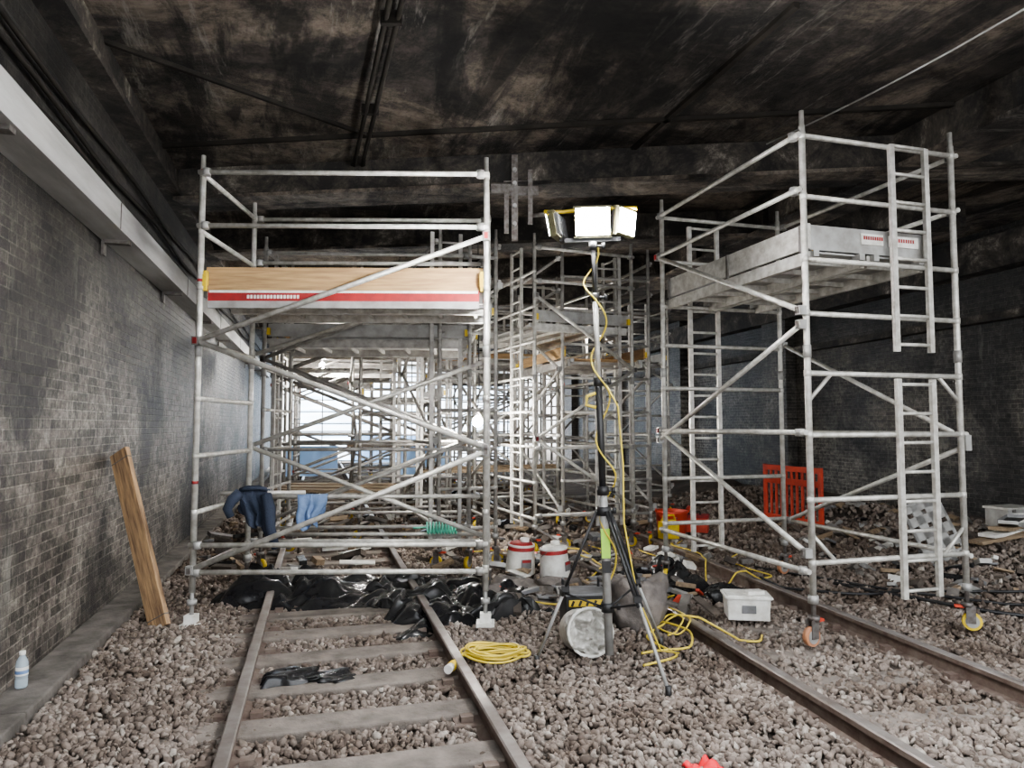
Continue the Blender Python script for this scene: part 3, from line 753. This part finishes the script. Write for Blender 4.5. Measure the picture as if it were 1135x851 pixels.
for _ in range(480):
    y=rnd.uniform(8.0,20); x=rnd.uniform(-1.5-K1*y,4.6-0.2*y)
    l=rnd.uniform(.08,.45)
    R=Matrix.Rotation(rnd.uniform(0,6.28),3,'Z')@Matrix.Rotation(rnd.uniform(-.35,.35),3,'Y')@Matrix.Rotation(rnd.uniform(-.5,.5),3,'X')
    mb.box((x,y,0.05+rnd.uniform(0,0.10)),(l,rnd.uniform(.03,.16),rnd.uniform(.015,.08)),rnd.choice(mlist),R)
for _ in range(240):
    x=rnd.uniform(4.0,7.6); y=rnd.uniform(7.0,12.5)
    if x>9.3-0.24*y: continue
    l=rnd.uniform(.06,.3)
    R=Matrix.Rotation(rnd.uniform(0,6.28),3,'Z')@Matrix.Rotation(rnd.uniform(-.5,.5),3,'Y')@Matrix.Rotation(rnd.uniform(-.5,.5),3,'X')
    mb.box((x,y,gh(x,y)+0.02),(l,rnd.uniform(.04,.15),rnd.uniform(.02,.06)),rnd.choice(mlist+[M_board,M_dirt,M_dirt]),R)
for _ in range(110):
    x=rnd.uniform(-0.1,1.8); y=rnd.uniform(6.3,8.8)
    R=Matrix.Rotation(rnd.uniform(0,6.28),3,'Z')@Matrix.Rotation(rnd.uniform(-.5,.5),3,'Y')
    mb.box((x,y,0.12),(rnd.uniform(.06,.3),rnd.uniform(.03,.12),rnd.uniform(.01,.05)),rnd.choice(mlist+[M_orange]),R)
mb.done('rubble_debris',bevel=0.004)
mb=MB(); mb.path([(0,0,0.0),(0.35,0.06,0.05)],0.016,M_yel,8); mb.path([(0.35,0.06,0.05),(0.5,0.1,0.04)],0.016,M_black,8); mb.done('marker_stick',(0.9,6.9,0.14))

mb=MB(); w,h=1.3,0.98
for z in(0.12,0.93): mb.box((0,0,z),(w,0.045,0.09),M_orange)
mb.box((0,0,0.72),(w,0.03,0.10),M_orange)
for x in np.linspace(-w/2+0.03,w/2-0.03,11): mb.box((x,0,0.5),(0.045,0.03,0.8),M_orange)
for sx in(-1,1): mb.box((sx*w*0.5,0,0.52),(0.06,0.05,0.92),M_orange); mb.box((sx*w*0.36,0,0.03),(0.07,0.42,0.06),M_black)
mb.done('plastic_barrier',(4.5,11.4,0.08),deg(-72),bevel=0.006)
mb=MB()
mb.lathe((0,0,0),[(0.001,0),(0.20,0),(0.21,0.02),(0.24,0.34),(0.25,0.35),(0.25,0.38),(0.23,0.38),(0.22,0.34),(0.001,0.32)],M_orange,seg=24)
for sx in(-1,1): mb.path([(sx*0.24,-0.07,0.36),(sx*0.27,-0.05,0.44),(sx*0.27,0.05,0.44),(sx*0.24,0.07,0.36)],0.014,M_orange,8)
mb.done('red_rubble_tub',(2.45,10.9,0.03))
mb=MB()
mb.box((0,0,0.16),(0.26,0.16,0.24),M_yel); mb.box((0,0,0.29),(0.2,0.1,0.04),M_yel); mb.path([(-0.1,0,0.30),(-0.08,0,0.37),(0.08,0,0.37),(0.1,0,0.30)],0.016,M_yel,8); mb.tube((0.10,0,0.28),(0.13,0,0.34),0.025,M_red,10)
mb.done('yellow_fuel_can',(2.28,10.35,0.03),deg(15),bevel=0.015)
mb=MB()
mb.box((0,0,0.14),(0.42,0.26,0.22),M_orange); mb.box((0,0,0.27),(0.44,0.28,0.04),M_red); mb.path([(-0.09,0,0.29),(-0.08,0,0.34),(0.08,0,0.34),(0.09,0,0.29)],0.014,M_black,8)
mb.done('red_toolbox',(2.85,11.1,0.03),deg(-20),bevel=0.015)

mb=MB()
W_,H_=0.55,0.72; t=0.02
n_c,n_r=3,4
mb.box((-W_/2+0.02,0,H_/2),(0.04,t,H_),M_alud); mb.box((W_/2-0.02,0,H_/2),(0.04,t,H_),M_alud)
for i in range(n_r+1): mb.box((0,0,0.03+i*(H_-0.06)/n_r),(W_,t,0.115),M_alud)
for i in range(1,n_c): mb.box((-W_/2+i*W_/n_c,0,H_/2),(0.12,t,H_),M_alud)
mb.tube((-W_/2,0,H_),(W_/2,0,H_),0.018,M_alud)
mb.done('perforated_step_panel',(5.15,8.4,gh(5.15,8.4)),0,bevel=0.004,rot=(deg(-18),deg(-16),deg(12)))
mb=MB(); mb.box((0,0,0.13),(0.5,0.3,0.24),M_alud); mb.box((0,0,0.26),(0.54,0.34,0.03),M_alu); mb.box((0,-0.155,0.14),(0.3,0.01,0.12),M_white)
for x in(-0.15,0.15): mb.box((x,-0.16,0.24),(0.05,0.02,0.05),M_steel)
mb.done('equipment_case',(6.45,9.2,gh(6.45,9.2)+0.02),deg(20),bevel=0.008)
mb=MB()
for k in range(5): mb.box((0.1*k,0.06*k,0.05+0.045*k),(0.7-0.05*k,0.2,0.04),[M_board,M_white,M_board,M_alud,M_grey][k],Rz(15*k)@Ry(6*k-8))
mb.done('timber_offcuts',(5.9,8.6,gh(5.9,8.6)),deg(10))

mb=MB(); 
mb.grid(lambda u,v:((u-.5)*0.16,(v-.5)*0.12,0.03+0.03*noise.noise(Vector((u*3,v*3,1)))+0.02*math.sin(u*9)),16,12,mat('red_cloth',(0.8,0.03,0.04),(0.6,0.02,0.03))); mb.done('red_glove',(0.90,3.42,0.06),0.4,solid=0.012)

# ------------------------------------------------------------ jacket + rag
def drape(name,loc,rz,w,hf,hb,m,seed,taper=0.15,amp=0.04,jacket=False):
    mb=MB()
    def fn(u,v):
        L1=hf*(0.55+0.45*u+0.10*math.sin(u*9)) if jacket else hf*(0.8+0.2*math.sin(u*7))
        s=-hb+(L1+hb)*v
        x=(u-.5)*w
        n_=noise.noise(Vector((u*3,v*3,seed)))
        if s<0: z=s; y=0.04
        else: z=-s; y=-0.04
        if abs(s)<0.04: y=-s; z=0.018
        dep=min(1,abs(s)*5)
        y+=amp*dep*(math.sin(u*19+seed+n_*3)+n_*1.2)
        x=x*(1-taper*abs(s)/max(hf,hb))+0.10*n_+(0.25*abs(s) if jacket else 0)
        z+=0.03*dep*noise.noise(Vector((u*4,seed,3)))
        return (x,y,z)
    mb.grid(fn,44,44,m)
    if jacket:
        mb.path([(-0.10,-0.05,0.0),(-0.16,-0.08,-0.06),(-0.20,-0.08,-0.14),(-0.17,-0.07,-0.21)],[0.05,0.05,0.042,0.035],m,12)
        mb.path([(0.12,-0.05,-0.02),(0.16,-0.09,-0.15),(0.17,-0.10,-0.32),(0.22,-0.08,-0.50)],[0.05,0.055,0.048,0.036],m,12)
        mb.path([(-0.1,-0.03,0.02),(-0.05,-0.06,0.04),(0.06,-0.06,0.045),(0.12,-0.03,0.02)],0.022,m,8)
    mb.done(name,loc,rz,solid=0.008)
drape('hanging_jacket',(-2.36,6.45,1.10),deg(12),0.26,0.44,0.25,M_navy,2,jacket=True,amp=0.03,taper=0.35)
mb=MB(); mb.tube((-2.64,6.42,1.09),(-1.9,6.52,1.09),0.02,M_alu); mb.done('scaffold_tube')
drape('hanging_rag',(-2.05,7.24,0.98),0,0.26,0.34,0.2,M_blue,8,taper=0.5,amp=0.03)
mb=MB(); pts=[(0.16*(i/100-.5)*2,0.05*math.cos(i*0.62),0.06*math.sin(i*0.62)) for i in range(101)]
mb.path(pts,0.010,M_green,6); mb.path([(-0.3,0,0),(-0.16,0.05,0)],0.01,M_green,6); mb.path([(0.16,0.02,0),(0.26,0.0,-0.02)],0.01,M_green,6)
mb.done('coiled_green_hose',(-0.75,7.55,0.62))
mb=MB(); mb.tube((-2.4,7.55,0.55),(-0.25,7.6,0.55),0.02,M_alu); mb.done('scaffold_tube')

# ------------------------------------------------------------ world & light
wd=bpy.data.worlds.new('World'); scene.world=wd; wd.use_nodes=True; nt=wd.node_tree
bg_=nt.nodes['Background']; tc=nt.nodes.new('ShaderNodeTexCoord'); sp=nt.nodes.new('ShaderNodeSeparateXYZ'); nt.links.new(tc.outputs['Generated'],sp.inputs[0])
r=nt.nodes.new('ShaderNodeValToRGB'); e=r.color_ramp.elements; e[0].position=0.45; e[0].color=(0.80,0.82,0.84,1); e[1].position=0.8; e[1].color=(0.88,0.94,1.0,1)
nt.links.new(sp.outputs['Z'],r.inputs[0]); nt.links.new(r.outputs[0],bg_.inputs[0]); bg_.inputs[1].default_value=2.6
sl=bpy.data.lights.new('sheet_backlight_sun','SUN'); sl.energy=12; sl.angle=deg(15); sl.color=(0.97,0.98,1.0)  # added sun lamp that backlights the far sheeting under the overcast sky
so=bpy.data.objects.new('sheet_backlight_sun',sl); scene.collection.objects.link(so); so.location=(0,50,30)
so.rotation_euler=Vector((0.15,-0.8,-0.6)).to_track_quat('-Z','Y').to_euler()

cam=bpy.data.cameras.new('camera'); co=bpy.data.objects.new('camera',cam); scene.collection.objects.link(co)
cam.sensor_width=36; cam.lens=24.74; cam.clip_end=200
co.location=(0,0,1.7); co.rotation_euler=(deg(93.41),0,0)
scene.camera=co
scene.view_settings.view_transform='AgX'
scene.view_settings.look='AgX - Medium High Contrast'
scene.view_settings.exposure=0.9
